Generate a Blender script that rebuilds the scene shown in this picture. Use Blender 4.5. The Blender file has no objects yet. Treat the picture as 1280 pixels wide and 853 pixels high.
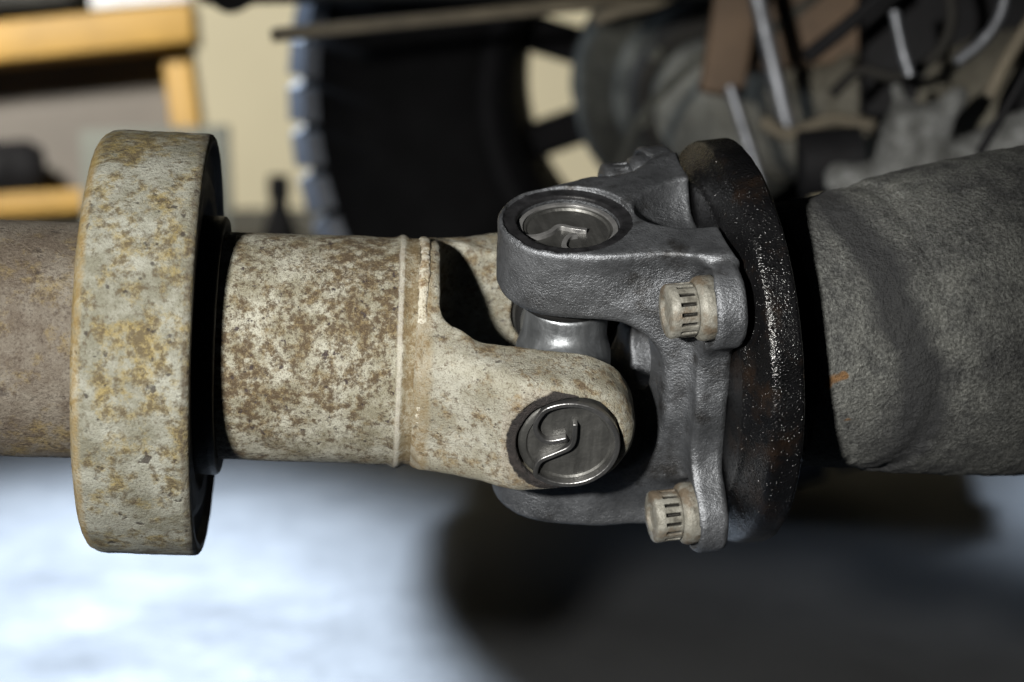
import bpy, bmesh, math, random
import numpy as np
from mathutils import Vector, Matrix

# ------------------------------------------------------------------ camera, world, light
sc = bpy.context.scene
COL = sc.collection
U = 0.0003                      # metres per design unit (all castings are laid out in units of 0.3 mm)
F = 2900.0                      # focal length in photo pixels (1280 wide)
D = 2900.0 * U                  # distance camera - drive shaft
PITCH = math.radians(12)
SHAFT_H = 0.375
RIGHT = Vector((1, 0, 0))
FWD = Vector((0, math.cos(PITCH), -math.sin(PITCH)))
UP = Vector((0, math.sin(PITCH), math.cos(PITCH)))
CAM = Vector((0, 0, SHAFT_H)) - FWD * D

def cw(x, y, z):                # direction given as right / depth / up -> world
    return RIGHT * x + FWD * y + UP * z

def W(u, v, d):                 # a place seen at u, v that stands d metres deep
    return CAM + FWD * d + RIGHT * ((u - 640) * d / F) + UP * ((426.5 - v) * d / F)

cam = bpy.data.cameras.new('camera')
cam_o = bpy.data.objects.new('camera', cam)
COL.objects.link(cam_o)
cam_o.location = CAM
cam_o.rotation_euler = (math.pi / 2 - PITCH, 0, 0)
cam.sensor_width = 36
cam.lens = F / 1280 * 36
cam.clip_start = 0.05
cam.clip_end = 60
cam.dof.use_dof = True
cam.dof.focus_distance = 0.822
cam.dof.aperture_fstop = 7.8
cam.dof.aperture_blades = 7
sc.camera = cam_o

w = bpy.data.worlds.new('World')
sc.world = w
w.use_nodes = True
bg = w.node_tree.nodes['Background']
bg.inputs[0].default_value = (0.75, 0.85, 1.0, 1)
bg.inputs[1].default_value = 0.010

def lamp(name, kind, loc, target, energy, color, size=0.1, **kw):
    l = bpy.data.lights.new(name, kind)
    l.energy = energy
    l.color = color
    if kind == 'AREA':
        l.shape = 'DISK'
        l.size = size
    else:
        l.shadow_soft_size = size
    for k, v in kw.items():
        setattr(l, k, v)
    o = bpy.data.objects.new(name, l)
    COL.objects.link(o)
    o.location = loc
    d = Vector(target) - Vector(loc)
    o.rotation_euler = d.to_track_quat('-Z', 'Y').to_euler()
    return o

lamp('work_lamp', 'SPOT', CAM + cw(-0.26, 0.02, 0.06), W(490, 410, D), 84, (1.0, 0.97, 0.91), 0.022,
     spot_size=math.radians(35), spot_blend=0.75)
lamp('garage_lamp', 'SPOT', (-1.35, 1.35, 0.75), (-0.30, 1.08, 0.40), 95, (0.66, 0.80, 1.0), 0.10,
     spot_size=math.radians(19), spot_blend=0.9)
lamp('added_bench_fill', 'SPOT', (-0.85, 0.55, 1.15), (-0.36, 2.4, 0.33), 215, (1.0, 0.96, 0.88), 0.12,  # unseen spot added to brighten the bench and wall
     spot_size=math.radians(50), spot_blend=0.5)
lamp('ceiling_lamp', 'SPOT', (-0.56, 2.25, 1.15), (-0.29, 0.60, 0.0), 620, (0.70, 0.83, 1.0), 0.10,
     spot_size=math.radians(28), spot_blend=0.8)
lamp('added_floor_spot', 'SPOT', (0.95, 1.35, 1.6), (0.64, 1.08, 0.0), 480, (0.70, 0.83, 1.0), 0.10,  # unseen spot added to make the bright floor patch on the right
     spot_size=math.radians(19), spot_blend=0.9)

sc.view_settings.view_transform = 'Standard'
sc.view_settings.look = 'None'
sc.view_settings.exposure = 0.0
sc.view_settings.gamma = 1.0
sc.render.engine = 'CYCLES'
sc.cycles.use_denoising = True
sc.cycles.max_bounces = 6
sc.cycles.sample_clamp_indirect = 4.0
sc.cycles.caustics_reflective = False
sc.cycles.caustics_refractive = False

random.seed(4)
RNG = np.random.RandomState(7)

# ------------------------------------------------------------------ materials
def new_mat(name):
    m = bpy.data.materials.new(name)
    m.use_nodes = True
    nt = m.node_tree
    b = nt.nodes['Principled BSDF']
    return m, nt, b

class N:
    """small helper that writes node graphs"""
    def __init__(self, nt):
        self.nt = nt
        tc = nt.nodes.new('ShaderNodeTexCoord')
        self.co = tc.outputs['Object']
    def link(self, a, b):
        self.nt.links.new(a, b)
    def mapping(self, scale=(1, 1, 1), loc=(0, 0, 0), rot=(0, 0, 0)):
        m = self.nt.nodes.new('ShaderNodeMapping')
        m.inputs['Scale'].default_value = scale
        m.inputs['Location'].default_value = loc
        m.inputs['Rotation'].default_value = rot
        self.link(self.co, m.inputs[0])
        return m.outputs[0]
    def noise(self, scale, detail=4, rough=0.6, co=None, dist=0.0):
        n = self.nt.nodes.new('ShaderNodeTexNoise')
        n.inputs['Scale'].default_value = scale
        n.inputs['Detail'].default_value = detail
        n.inputs['Roughness'].default_value = rough
        n.inputs['Distortion'].default_value = dist
        self.link(co or self.co, n.inputs['Vector'])
        return n.outputs['Fac']
    def voronoi(self, scale, co=None, feature='F1', out='Distance'):
        n = self.nt.nodes.new('ShaderNodeTexVoronoi')
        n.feature = feature
        n.inputs['Scale'].default_value = scale
        self.link(co or self.co, n.inputs['Vector'])
        return n.outputs[out]
    def ramp(self, fac, stops):
        r = self.nt.nodes.new('ShaderNodeValToRGB')
        el = r.color_ramp.elements
        while len(el) < len(stops):
            el.new(0.5)
        for e, (p, c) in zip(el, stops):
            e.position = p
            if not isinstance(c, tuple):
                c = (c, c, c)
            e.color = (c[0], c[1], c[2], 1)
        self.link(fac, r.inputs[0])
        return r.outputs[0]
    def mix(self, fac, a, b, mode='MIX'):
        m = self.nt.nodes.new('ShaderNodeMix')
        m.data_type = 'RGBA'
        m.blend_type = mode
        for sock, val in ((m.inputs[0], fac), (m.inputs[6], a), (m.inputs[7], b)):
            if isinstance(val, (int, float)):
                sock.default_value = val
            elif isinstance(val, tuple):
                sock.default_value = (val[0], val[1], val[2], 1)
            else:
                self.link(val, sock)
        return m.outputs[2]
    def math(self, op, a, b=0.0):
        m = self.nt.nodes.new('ShaderNodeMath')
        m.operation = op
        for sock, val in ((m.inputs[0], a), (m.inputs[1], b)):
            if isinstance(val, (int, float)):
                sock.default_value = val
            else:
                self.link(val, sock)
        return m.outputs[0]
    def bump(self, height, dist, strength=1.0, prev=None):
        b = self.nt.nodes.new('ShaderNodeBump')
        b.inputs['Distance'].default_value = dist
        b.inputs['Strength'].default_value = strength
        self.link(height, b.inputs['Height'])
        if prev is not None:
            self.link(prev, b.inputs['Normal'])
        return b.outputs[0]

def plain(name, color, rough=0.6, metal=0.0, vary=0.25, scale=60, bump=0.0, bscale=400):
    m, nt, b = new_mat(name)
    n = N(nt)
    k = n.noise(scale, 5)
    dark = tuple(c * (1 - vary) for c in color)
    lite = tuple(min(1, c * (1 + vary)) for c in color)
    n.link(n.ramp(k, [(0.3, dark), (0.7, lite)]), b.inputs['Base Color'])
    b.inputs['Roughness'].default_value = rough
    b.inputs['Metallic'].default_value = metal
    if max(color) < 0.05:
        b.inputs['Specular IOR Level'].default_value = 0.15
    if bump:
        n.link(n.bump(n.noise(bscale, 4), bump), b.inputs['Normal'])
    return m

def corroded(name, base, pale, ochre, brown, dark, ochre_lo, big=45, stretch=(1, 1, 1), rough=0.72, spots=0.5, seat=False, fine=1.0, fleck=0.3, bands=()):
    """old paint gone chalky, with ochre rust bloom, brown patches and dark pits"""
    m, nt, b = new_mat(name)
    n = N(nt)
    co = n.mapping(stretch)
    n1 = n.noise(big, 8, 0.68, co)
    n2 = n.noise(big * 2.1, 8, 0.72, n.mapping(stretch, (3.1, 1.7, 0.4)))
    n0 = n.noise(big * 0.26, 3, 0.55, n.mapping((1, 1, 1), (1.9, 0.6, 4.4)))
    n2 = n.math('ADD', n2, n.math('MULTIPLY', n.math('ADD', n0, -0.5), 0.42))
    n3 = n.noise(big * 6, 6, 0.75, n.mapping(stretch, (0.3, 5.7, 2.4)))
    n4 = n.noise(big * 22, 4, 0.7)
    c = n.mix(n.ramp(n1, [(0.42, 0.0), (0.60, 1.0)]), base, pale)
    c = n.mix(n.ramp(n2, [(ochre_lo, 0.0), (ochre_lo + 0.14, 0.85)]), c, ochre)
    c = n.mix(n.ramp(n.math('ADD', n.math('MULTIPLY', n3, 0.62), n.math('MULTIPLY', n2, 0.38)),
                     [(ochre_lo + 0.005, 0.0), (ochre_lo + 0.09, 0.85)]), c, brown)
    sp = n.noise(big * 4.2, 3, 0.5, n.mapping((1, 1, 1), (7.7, 2.2, 9.1)))
    c = n.mix(n.ramp(sp, [(0.655, 0.0), (0.70, spots)]), c, dark)
    c = n.mix(n.ramp(n4, [(0.36, 0.75 * fine), (0.47, 0.0)]), c, tuple(x * 0.8 for x in brown))
    c = n.mix(n.ramp(n4, [(0.55, 0.0), (0.68, fleck)]), c, tuple(min(1, x * 1.25) for x in pale))
    for (x0, x1, fall, colr, amt) in bands:
        # a stain or worn stripe running round the shaft
        sb = nt.nodes.new('ShaderNodeSeparateXYZ')
        n.link(n.co, sb.inputs[0])
        xx = n.math('ADD', n.math('DIVIDE', sb.outputs[0], U), n.math('MULTIPLY', n.math('ADD', n2, -0.5), fall * 3.0))
        d_ = n.math('SUBTRACT', n.math('ABSOLUTE', n.math('ADD', xx, -(x0 + x1) / 2)), (x1 - x0) / 2)
        fac = n.math('MULTIPLY', n.ramp(n.math('ADD', n.math('DIVIDE', d_, fall * 4), 0.5), [(0.40, amt), (0.70, 0.0)]), n.ramp(n3, [(0.30, 0.25), (0.55, 1.0)]))
        c = n.mix(fac, c, colr)
    if seat:
        # blackened machined seat round the bearing bore, rusted away on its outer side
        sx = nt.nodes.new('ShaderNodeSeparateXYZ')
        n.link(n.co, sx.inputs[0])
        q = n.math('SQRT', n.math('ADD', n.math('MULTIPLY', sx.outputs[0], sx.outputs[0]), n.math('MULTIPLY', sx.outputs[2], sx.outputs[2])))
        q = n.math('DIVIDE', q, U)
        right = n.math('MAXIMUM', 0.0, n.math('MULTIPLY', n.math('ADD', n.math('DIVIDE', sx.outputs[0], U), -5.0), 0.30))
        q = n.math('ADD', n.math('ADD', q, right), n.math('MULTIPLY', n.math('ADD', n3, -0.5), 9.0))
        inr = n.ramp(n.math('ADD', n.math('MULTIPLY', q, 0.01), 0.0), [(0.735, 1.0), (0.752, 0.0)])
        far = n.math('GREATER_THAN', n.math('ABSOLUTE', sx.outputs[1]), 181 * U)
        fac = n.math('MULTIPLY', inr, far)
        c = n.mix(fac, c, n.ramp(n3, [(0.35, (0.009, 0.009, 0.009)), (0.62, (0.032, 0.028, 0.027))]))
        halo = n.math('MULTIPLY', n.ramp(n.math('MULTIPLY', q, 0.01), [(0.74, 1.0), (0.98, 0.0)]), far)
        c = n.mix(n.math('MULTIPLY', halo, 0.35), c, n.mix(1.0, c, (0.62, 0.46, 0.42), 'MULTIPLY'))
    n.link(c, b.inputs['Base Color'])
    n.link(n.ramp(n3, [(0.3, rough - 0.15), (0.7, rough + 0.12)]), b.inputs['Roughness'])
    b.inputs['Specular IOR Level'].default_value = 0.35
    bp = n.bump(n3, 0.0009, 0.7)
    bp = n.bump(n4, 0.0008, 0.9, bp)
    bp = n.bump(n.ramp(sp, [(0.62, 1.0), (0.70, 0.0)]), 0.0005, 0.6, bp)
    n.link(bp, b.inputs['Normal'])
    return m

M = {}
M['ring'] = corroded('corroded_damper_paint', (0.125, 0.122, 0.092), (0.225, 0.228, 0.195), (0.195, 0.147, 0.046),
                     (0.056, 0.042, 0.024), (0.024, 0.019, 0.016), 0.485, big=52, spots=0.85, fine=0.55, fleck=0.12,
                     bands=[(-585, -567, 5, (0.23, 0.155, 0.05), 0.55), (-449, -440, 3, (0.045, 0.034, 0.022), 0.6)])
M['sleeve'] = corroded('corroded_cream_sleeve', (0.205, 0.192, 0.138), (0.36, 0.355, 0.295), (0.15, 0.106, 0.043),
                       (0.052, 0.034, 0.019), (0.036, 0.026, 0.026), 0.468, big=88, spots=0.95, fine=1.0, fleck=0.18,
                       bands=[(-199, -184, 5, (0.20, 0.145, 0.068), 0.55), (-206, -201, 2, (0.50, 0.48, 0.42), 0.6)])
M['yoke'] = corroded('corroded_cream_yoke', (0.215, 0.204, 0.156), (0.33, 0.325, 0.275), (0.21, 0.155, 0.075),
                     (0.082, 0.058, 0.036), (0.036, 0.026, 0.026), 0.495, big=78, spots=0.7, seat=True, fine=0.9, fleck=0.15,
                     bands=[(-186, -168, 6, (0.20, 0.14, 0.06), 0.5)])
M['weld'] = corroded('corroded_weld', (0.36, 0.335, 0.26), (0.48, 0.465, 0.40), (0.24, 0.17, 0.075),
                     (0.13, 0.085, 0.047), (0.036, 0.026, 0.026), 0.50, big=60, spots=0.4)
M['tube'] = corroded('brown_tube_paint', (0.070, 0.056, 0.042), (0.125, 0.112, 0.092), (0.14, 0.103, 0.038),
                     (0.036, 0.025, 0.018), (0.022, 0.017, 0.015), 0.51, big=40, spots=0.6, fine=0.8, fleck=0.4)

def cast_steel(name, col, rough, metal, fine, sparkle=0.0):
    m, nt, b = new_mat(name)
    n = N(nt)
    k = n.noise(35, 6, 0.65)
    f1 = n.noise(1250, 3, 0.6, n.mapping((0.7, 1, 1), rot=(0.0, 0.5, 0.6)))
    f2 = n.noise(2200, 2, 0.5)
    lo = tuple(c * 0.62 for c in col)
    hi = tuple(c * 1.35 for c in col)
    c = n.ramp(k, [(0.35, lo), (0.65, hi)])
    c = n.mix(n.ramp(f1, [(0.35, 0.45), (0.5, 0.0)]), c, tuple(x * 0.45 for x in col))
    gr = n.noise(48, 7, 0.7, n.mapping((1, 1, 1), (6.2, 1.4, 3.3)))
    c = n.mix(n.ramp(gr, [(0.54, 0.0), (0.66, 0.8)]), c, (0.022, 0.020, 0.018))
    n.link(c, b.inputs['Base Color'])
    b.inputs['Metallic'].default_value = metal
    n.link(n.ramp(k, [(0.3, rough - 0.06), (0.7, rough + 0.1)]), b.inputs['Roughness'])
    bp = n.bump(n.noise(130, 3), 0.0010, 0.5)
    patch = n.ramp(n.noise(22, 4), [(0.38, 0.15), (0.60, 1.0)])
    bp = n.bump(n.math('MULTIPLY', f1, patch), 0.0008, fine, bp)
    bp = n.bump(f2, 0.00022, fine, bp)
    n.link(bp, b.inputs['Normal'])
    return m

M['cast'] = cast_steel('dark_cast_steel', (0.118, 0.124, 0.134), 0.44, 0.75, 0.95)
M['seat'] = plain('blackened_seat', (0.022, 0.020, 0.019), 0.5, 0.0, 0.5, 150, 0.0004, 500)
M['machined_and_shade_black'] = plain('black_oily_and_shaded_steel', (0.012, 0.012, 0.013), 0.35, 0.0, 0.5, 200, 0.0002, 700)  # oily black of the ear seats; also paints the shaded ring face and collar

def oily(name):
    m, nt, b = new_mat(name)
    n = N(nt)
    k = n.noise(55, 6, 0.7)
    rust = n.noise(28, 7, 0.7, n.mapping((1, 1, 1), (4.0, 1.0, 2.0)))
    c = n.ramp(k, [(0.3, (0.0018, 0.0018, 0.002)), (0.7, (0.005, 0.005, 0.0055))])
    c = n.mix(n.ramp(rust, [(0.55, 0.0), (0.72, 0.55)]), c, (0.022, 0.012, 0.006))
    n.link(c, b.inputs['Base Color'])
    n.link(n.ramp(k, [(0.3, 0.13), (0.7, 0.26)]), b.inputs['Roughness'])
    b.inputs['Specular IOR Level'].default_value = 0.4
    f2 = n.noise(260, 3, 0.6)
    v = n.voronoi(850)
    drop = n.ramp(v, [(0.0, 1.0), (0.40, 0.0)])
    bp = n.bump(f2, 0.0004, 0.5)
    bp = n.bump(n.noise(1300, 2, 0.5), 0.0005, 0.8, bp)
    bp = n.bump(n.math('MULTIPLY', drop, n.ramp(n.noise(420, 2), [(0.42, 0.0), (0.56, 1.0)])), 0.0006, 1.0, bp)
    n.link(bp, b.inputs['Normal'])
    return m
M['oily'] = oily('oily_black_flange')

def dusty(name, c0, c1, c2, scale=60, stain=False):
    m, nt, b = new_mat(name)
    n = N(nt)
    k = n.noise(scale, 8, 0.7)
    g = n.noise(750, 4, 0.7)
    big = n.noise(14, 4, 0.6)
    c = n.ramp(k, [(0.32, c0), (0.5, c1), (0.68, c2)])
    c = n.mix(n.ramp(big, [(0.40, 0.55), (0.55, 0.0)]), c, c0)
    c = n.mix(n.ramp(g, [(0.33, 0.45), (0.47, 0.0)]), c, tuple(x * 0.5 for x in c0))
    c = n.mix(n.ramp(g, [(0.61, 0.0), (0.72, 0.55)]), c, tuple(min(1, x * 1.9) for x in c2))
    c = n.mix(1.0, c, n.ramp(n.noise(850, 4, 0.75), [(0.36, 0.50), (0.5, 0.95), (0.64, 1.55)]), 'MULTIPLY')
    if stain:
        # oil-wet crescent along the fold of the casting
        sb = nt.nodes.new('ShaderNodeSeparateXYZ'); n.link(n.co, sb.inputs[0])
        xx = n.math('ADD', n.math('DIVIDE', sb.outputs[0], U), n.math('MULTIPLY', n.math('ADD', n.noise(16, 4, 0.6), -0.5), 130.0))
        zz = n.math('DIVIDE', sb.outputs[2], 168 * U)
        xx = n.math('ADD', xx, n.math('MULTIPLY', n.math('MULTIPLY', zz, zz), 55.0))
        d_ = n.math('ABSOLUTE', n.math('ADD', xx, -412.0))
        fac = n.ramp(n.math('DIVIDE', d_, 100.0), [(0.18, 0.9), (0.42, 0.0)])
        c = n.mix(fac, c, (0.028, 0.029, 0.031))
    r = n.noise(34, 3, 0.5, n.mapping((1, 1, 1), (2.3, 8.1, 5.5)))
    c = n.mix(n.ramp(r, [(0.715, 0.0), (0.73, 0.8)]), c, (0.19, 0.095, 0.03))
    n.link(c, b.inputs['Base Color'])
    b.inputs['Roughness'].default_value = 0.9
    b.inputs['Specular IOR Level'].default_value = 0.25
    bp = n.bump(k, 0.002, 0.6)
    bp = n.bump(g, 0.0028, 1.0, bp)
    n.link(bp, b.inputs['Normal'])
    return m
M['hub'] = dusty('oily_dust_casting', (0.042, 0.043, 0.044), (0.108, 0.111, 0.105), (0.155, 0.158, 0.146), 60, True)
M['axle'] = dusty('dusty_axle', (0.09, 0.083, 0.066), (0.20, 0.185, 0.145), (0.34, 0.32, 0.26), 22)
M['pale_dust'] = dusty('pale_dust', (0.07, 0.07, 0.065), (0.19, 0.195, 0.19), (0.36, 0.37, 0.37), 48)
M['drum'] = dusty('dusty_drum', (0.03, 0.031, 0.028), (0.085, 0.087, 0.076), (0.19, 0.19, 0.165), 26)

def steel(name, col, rough, streak=True):
    m, nt, b = new_mat(name)
    n = N(nt)
    k = n.noise(60, 5, 0.6)
    s = n.noise(260, 4, 0.6, n.mapping((1, 1, 0.12)))
    c = n.ramp(k, [(0.3, tuple(x * 0.6 for x in col)), (0.7, tuple(min(1, x * 1.3) for x in col))])
    n.link(c, b.inputs['Base Color'])
    b.inputs['Metallic'].default_value = 0.9
    n.link(n.ramp(s, [(0.3, rough - 0.08), (0.7, rough + 0.12)]), b.inputs['Roughness'])
    n.link(n.bump(n.noise(500, 4), 0.0004, 0.5), b.inputs['Normal'])
    return m
M['trunnion'] = steel('worn_steel', (0.27, 0.285, 0.30), 0.46)
M['snap'] = steel('snap_ring_steel', (0.17, 0.17, 0.17), 0.34)
M['snap_lit'] = plain('lit_snap_ring', (0.20, 0.20, 0.20), 0.35, 0.6, 0.3, 200)  # paler copy of the clip steel, the lit edge put into its colour
M['cup'] = steel('cup_steel', (0.115, 0.115, 0.11), 0.5)
M['chrome'] = steel('chrome_rod', (0.21, 0.22, 0.24), 0.5)
M['seal'] = plain('rubber_seal', (0.01, 0.01, 0.01), 0.5)
M['rubber'] = plain('black_rubber', (0.0045, 0.0045, 0.005), 0.9, 0, 0.35, 30, 0.0008, 300)
M['tread'] = plain('dusty_lit_tread_rubber', (0.13, 0.14, 0.16), 0.9, 0, 0.35, 60, 0.001, 300)  # lugs pale and bluish: the side light is painted into the rubber
M['rimm'] = plain('dark_wheel_paint', (0.006, 0.006, 0.007), 0.8)
def bolt_mat():
    m, nt, b = new_mat('dull_zinc_bolt')
    n = N(nt)
    k = n.noise(170, 6, 0.7)
    k2 = n.noise(90, 5, 0.65, n.mapping((1, 1, 1), (3, 4, 5)))
    c = n.ramp(k, [(0.32, (0.07, 0.066, 0.054)), (0.48, (0.155, 0.15, 0.128)), (0.68, (0.235, 0.23, 0.205))])
    c = n.mix(n.ramp(k2, [(0.48, 0.0), (0.60, 0.8)]), c, (0.085, 0.06, 0.036))
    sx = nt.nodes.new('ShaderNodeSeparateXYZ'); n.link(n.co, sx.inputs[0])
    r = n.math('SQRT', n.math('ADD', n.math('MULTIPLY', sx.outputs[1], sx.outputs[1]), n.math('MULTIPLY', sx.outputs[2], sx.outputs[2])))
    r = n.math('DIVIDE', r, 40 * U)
    # shade inside the spline slots, painted dark into the colour
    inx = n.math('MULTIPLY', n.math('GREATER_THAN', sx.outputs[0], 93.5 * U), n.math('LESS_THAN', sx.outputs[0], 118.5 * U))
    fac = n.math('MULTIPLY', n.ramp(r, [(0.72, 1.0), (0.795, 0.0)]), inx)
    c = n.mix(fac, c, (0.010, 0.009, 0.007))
    n.link(c, b.inputs['Base Color'])
    n.link(n.ramp(k, [(0.3, 0.75), (0.7, 0.45)]), b.inputs['Roughness'])
    b.inputs['Metallic'].default_value = 0.25
    n.link(n.bump(n.noise(900, 4), 0.0005, 0.8, n.bump(k, 0.0006, 0.6)), b.inputs['Normal'])
    return m
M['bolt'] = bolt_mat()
M['wood'] = plain('yellow_timber', (0.30, 0.175, 0.030), 0.6, 0, 0.2, 14, 0.0006, 120)
M['wall'] = plain('cream_wall_paint', (0.70, 0.64, 0.46), 0.8, 0, 0.05, 3)
M['grey_panel'] = plain('grey_green_board', (0.11, 0.117, 0.103), 0.8, 0, 0.2, 5)
M['bench_panel'] = plain('grey_brown_board', (0.13, 0.118, 0.105), 0.8, 0, 0.15, 5)
M['black'] = plain('matt_black', (0.008, 0.008, 0.009), 0.7)
M['bag'] = plain('dark_canvas', (0.045, 0.046, 0.045), 0.85, 0, 0.3, 20)
M['paper'] = plain('white_paper', (0.55, 0.57, 0.6), 0.8, 0, 0.05)
M['bar'] = plain('rusty_bar', (0.10, 0.085, 0.06), 0.75, 0, 0.35, 25, 0.0006, 200)
M['brown'] = plain('rust_brown_bracket', (0.085, 0.055, 0.033), 0.75, 0, 0.4, 16, 0.0006, 200)
M['dark_iron'] = plain('dark_iron', (0.02, 0.019, 0.017), 0.65, 0, 0.4, 20)

def floor_mat():
    m, nt, b = new_mat('concrete_floor')
    n = N(nt)
    k = n.noise(2.2, 7, 0.65)
    k2 = n.noise(9, 6, 0.7)
    c = n.ramp(k, [(0.3, (0.066, 0.069, 0.073)), (0.7, (0.082, 0.085, 0.089))])
    c = n.mix(n.ramp(k2, [(0.34, 0.35), (0.46, 0.0)]), c, (0.056, 0.058, 0.061))
    n.link(c, b.inputs['Base Color'])
    n.link(n.ramp(k2, [(0.3, 0.6), (0.7, 0.75)]), b.inputs['Roughness'])
    n.link(n.bump(n.noise(60, 5), 0.002, 0.4), b.inputs['Normal'])
    return m
M['floor'] = floor_mat()

# ------------------------------------------------------------------ mesh helpers
def mesh_obj(name, verts, faces, mat, parent=None, smooth=True, mw=None):
    me = bpy.data.meshes.new(name)
    me.from_pydata([tuple(v) for v in verts] if not isinstance(verts, np.ndarray) else verts.tolist(), [],
                   faces if not isinstance(faces, np.ndarray) else faces.tolist())
    if smooth:
        me.polygons.foreach_set('use_smooth', [True] * len(me.polygons))
    me.materials.append(M[mat])
    me.update()
    o = bpy.data.objects.new(name, me)
    COL.objects.link(o)
    if parent is not None:
        o.parent = parent
    if mw is not None:
        o.matrix_world = mw
    return o

def bm_obj(name, bm, mat, parent=None, smooth=False, mw=None):
    me = bpy.data.meshes.new(name)
    bm.normal_update()
    bm.to_mesh(me)
    bm.free()
    if smooth:
        me.polygons.foreach_set('use_smooth', [True] * len(me.polygons))
    me.materials.append(M[mat])
    o = bpy.data.objects.new(name, me)
    COL.objects.link(o)
    if parent is not None:
        o.parent = parent
    if mw is not None:
        o.matrix_world = mw
    return o

def tag(o, label=None, cat=None, group=None, kind=None):
    if label: o['label'] = label
    if cat: o['category'] = cat
    if group: o['group'] = group
    if kind: o['kind'] = kind
    return o

def empty(name, mw, label=None, cat=None, group=None):
    o = bpy.data.objects.new(name, None)
    COL.objects.link(o)
    o.matrix_world = mw
    o.empty_display_size = 0.02
    return tag(o, label, cat, group)

def auto_smooth(o, deg=35):
    me = o.data
    me.polygons.foreach_set('use_smooth', [True] * len(me.polygons))
    me.set_sharp_from_angle(angle=math.radians(deg))
    return o

def frame(origin, X, Z):
    X = X.normalized()
    Z = (Z - X * Z.dot(X)).normalized()
    Y = Z.cross(X)
    m = Matrix((X, Y, Z)).transposed().to_4x4()
    m.translation = origin
    return m

# value noise -------------------------------------------------------
_T = RNG.rand(64, 64, 64).astype(np.float32) * 2 - 1
def vnoise(x, y, z):
    xi = np.floor(x).astype(np.int32); yi = np.floor(y).astype(np.int32); zi = np.floor(z).astype(np.int32)
    fx = x - xi; fy = y - yi; fz = z - zi
    fx = fx * fx * (3 - 2 * fx); fy = fy * fy * (3 - 2 * fy); fz = fz * fz * (3 - 2 * fz)
    r = 0
    for a in (0, 1):
        for b in (0, 1):
            for c in (0, 1):
                r = r + _T[(xi + a) & 63, (yi + b) & 63, (zi + c) & 63] * (fx if a else 1 - fx) * (fy if b else 1 - fy) * (fz if c else 1 - fz)
    return r

# signed distance modelling ------------------------------------------
def smin(a, b, k):
    h = np.clip(0.5 + 0.5 * (b - a) / k, 0, 1)
    return b + (a - b) * h - k * h * (1 - h)
def smax(a, b, k):
    return -smin(-a, -b, k)
def uneven_capsule(px, py, r1, r2, h):
    """circle r1 at the origin, circle r2 at (h,0)"""
    py = np.abs(py)
    b = (r1 - r2) / h
    a = math.sqrt(1 - b * b)
    k = -b * py + a * px
    d1 = np.hypot(px, py) - r1
    d2 = np.hypot(px - h, py) - r2
    d3 = py * a + px * b - r1
    return np.where(k < 0, d1, np.where(k > a * h, d2, d3))
def rbox2(px, py, hx, hy, r):
    qx = np.abs(px) - hx + r
    qy = np.abs(py) - hy + r
    return np.minimum(np.maximum(qx, qy), 0) + np.hypot(np.maximum(qx, 0), np.maximum(qy, 0)) - r

def surface_nets(f, lo, hi, h):
    lo = np.array(lo, float); hi = np.array(hi, float)
    n = np.ceil((hi - lo) / h).astype(int) + 1
    ax = [lo[i] + h * np.arange(n[i]) for i in range(3)]
    v = np.empty(n, np.float32)
    yy, zz = np.meshgrid(ax[1], ax[2], indexing='ij')
    step = 12
    for i in range(0, n[0], step):
        xs = ax[0][i:i + step][:, None, None]
        shp = (xs.shape[0],) + yy.shape
        v[i:i + step] = f(np.broadcast_to(xs, shp), np.broadcast_to(yy, shp), np.broadcast_to(zz, shp))
    ins = v < 0
    nc = n - 1
    cnt = np.zeros(nc, np.int8)
    for a in (0, 1):
        for b in (0, 1):
            for c in (0, 1):
                cnt += ins[a:a + nc[0], b:b + nc[1], c:c + nc[2]]
    act = (cnt > 0) & (cnt < 8)
    idx = np.argwhere(act)
    vid = -np.ones(nc, np.int32)
    vid[act] = np.arange(len(idx))
    acc = np.zeros((len(idx), 3)); num = np.zeros(len(idx))
    cor = [(a, b, c) for a in (0, 1) for b in (0, 1) for c in (0, 1)]
    val = {c: v[idx[:, 0] + c[0], idx[:, 1] + c[1], idx[:, 2] + c[2]].astype(float) for c in cor}
    for c in cor:
        for d in range(3):
            if c[d] == 0:
                e = list(c); e[d] = 1; e = tuple(e)
                va, vb = val[c], val[e]
                x = (va < 0) != (vb < 0)
                t = va[x] / (va[x] - vb[x])
                p = np.tile(np.array(c, float), (x.sum(), 1))
                p[:, d] = t
                acc[x] += p; num[x] += 1
    P = lo + h * (idx + acc / num[:, None])
    faces = []
    for d in range(3):
        o1, o2 = (d + 1) % 3, (d + 2) % 3
        s0 = [slice(1, -1)] * 3; s0[d] = slice(0, n[d] - 1)
        s1 = list(s0); s1[d] = slice(1, n[d])
        a = ins[tuple(s0)]; b = ins[tuple(s1)]
        for flip, mask in ((False, a & ~b), (True, ~a & b)):
            e = np.argwhere(mask)
            e[:, o1] += 1; e[:, o2] += 1
            def cell(i, j):
                q = e.copy(); q[:, o1] -= i; q[:, o2] -= j
                return vid[q[:, 0], q[:, 1], q[:, 2]]
            q = np.stack([cell(1, 1), cell(0, 1), cell(0, 0), cell(1, 0)], 1)
            faces.append(q[:, ::-1] if flip else q)
    faces = np.concatenate(faces)
    for _ in range(3):
        e = h * 0.2
        x, y, z = P[:, 0], P[:, 1], P[:, 2]
        f0 = f(x, y, z)
        g = np.stack([f(x + e, y, z) - f(x - e, y, z), f(x, y + e, z) - f(x, y - e, z), f(x, y, z + e) - f(x, y, z - e)], 1) / (2 * e)
        g2 = np.maximum((g * g).sum(1), 0.2)
        st = np.clip(f0 / g2, -h, h)
        P = P - g * (st * 0.8)[:, None]
    return P, faces

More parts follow.
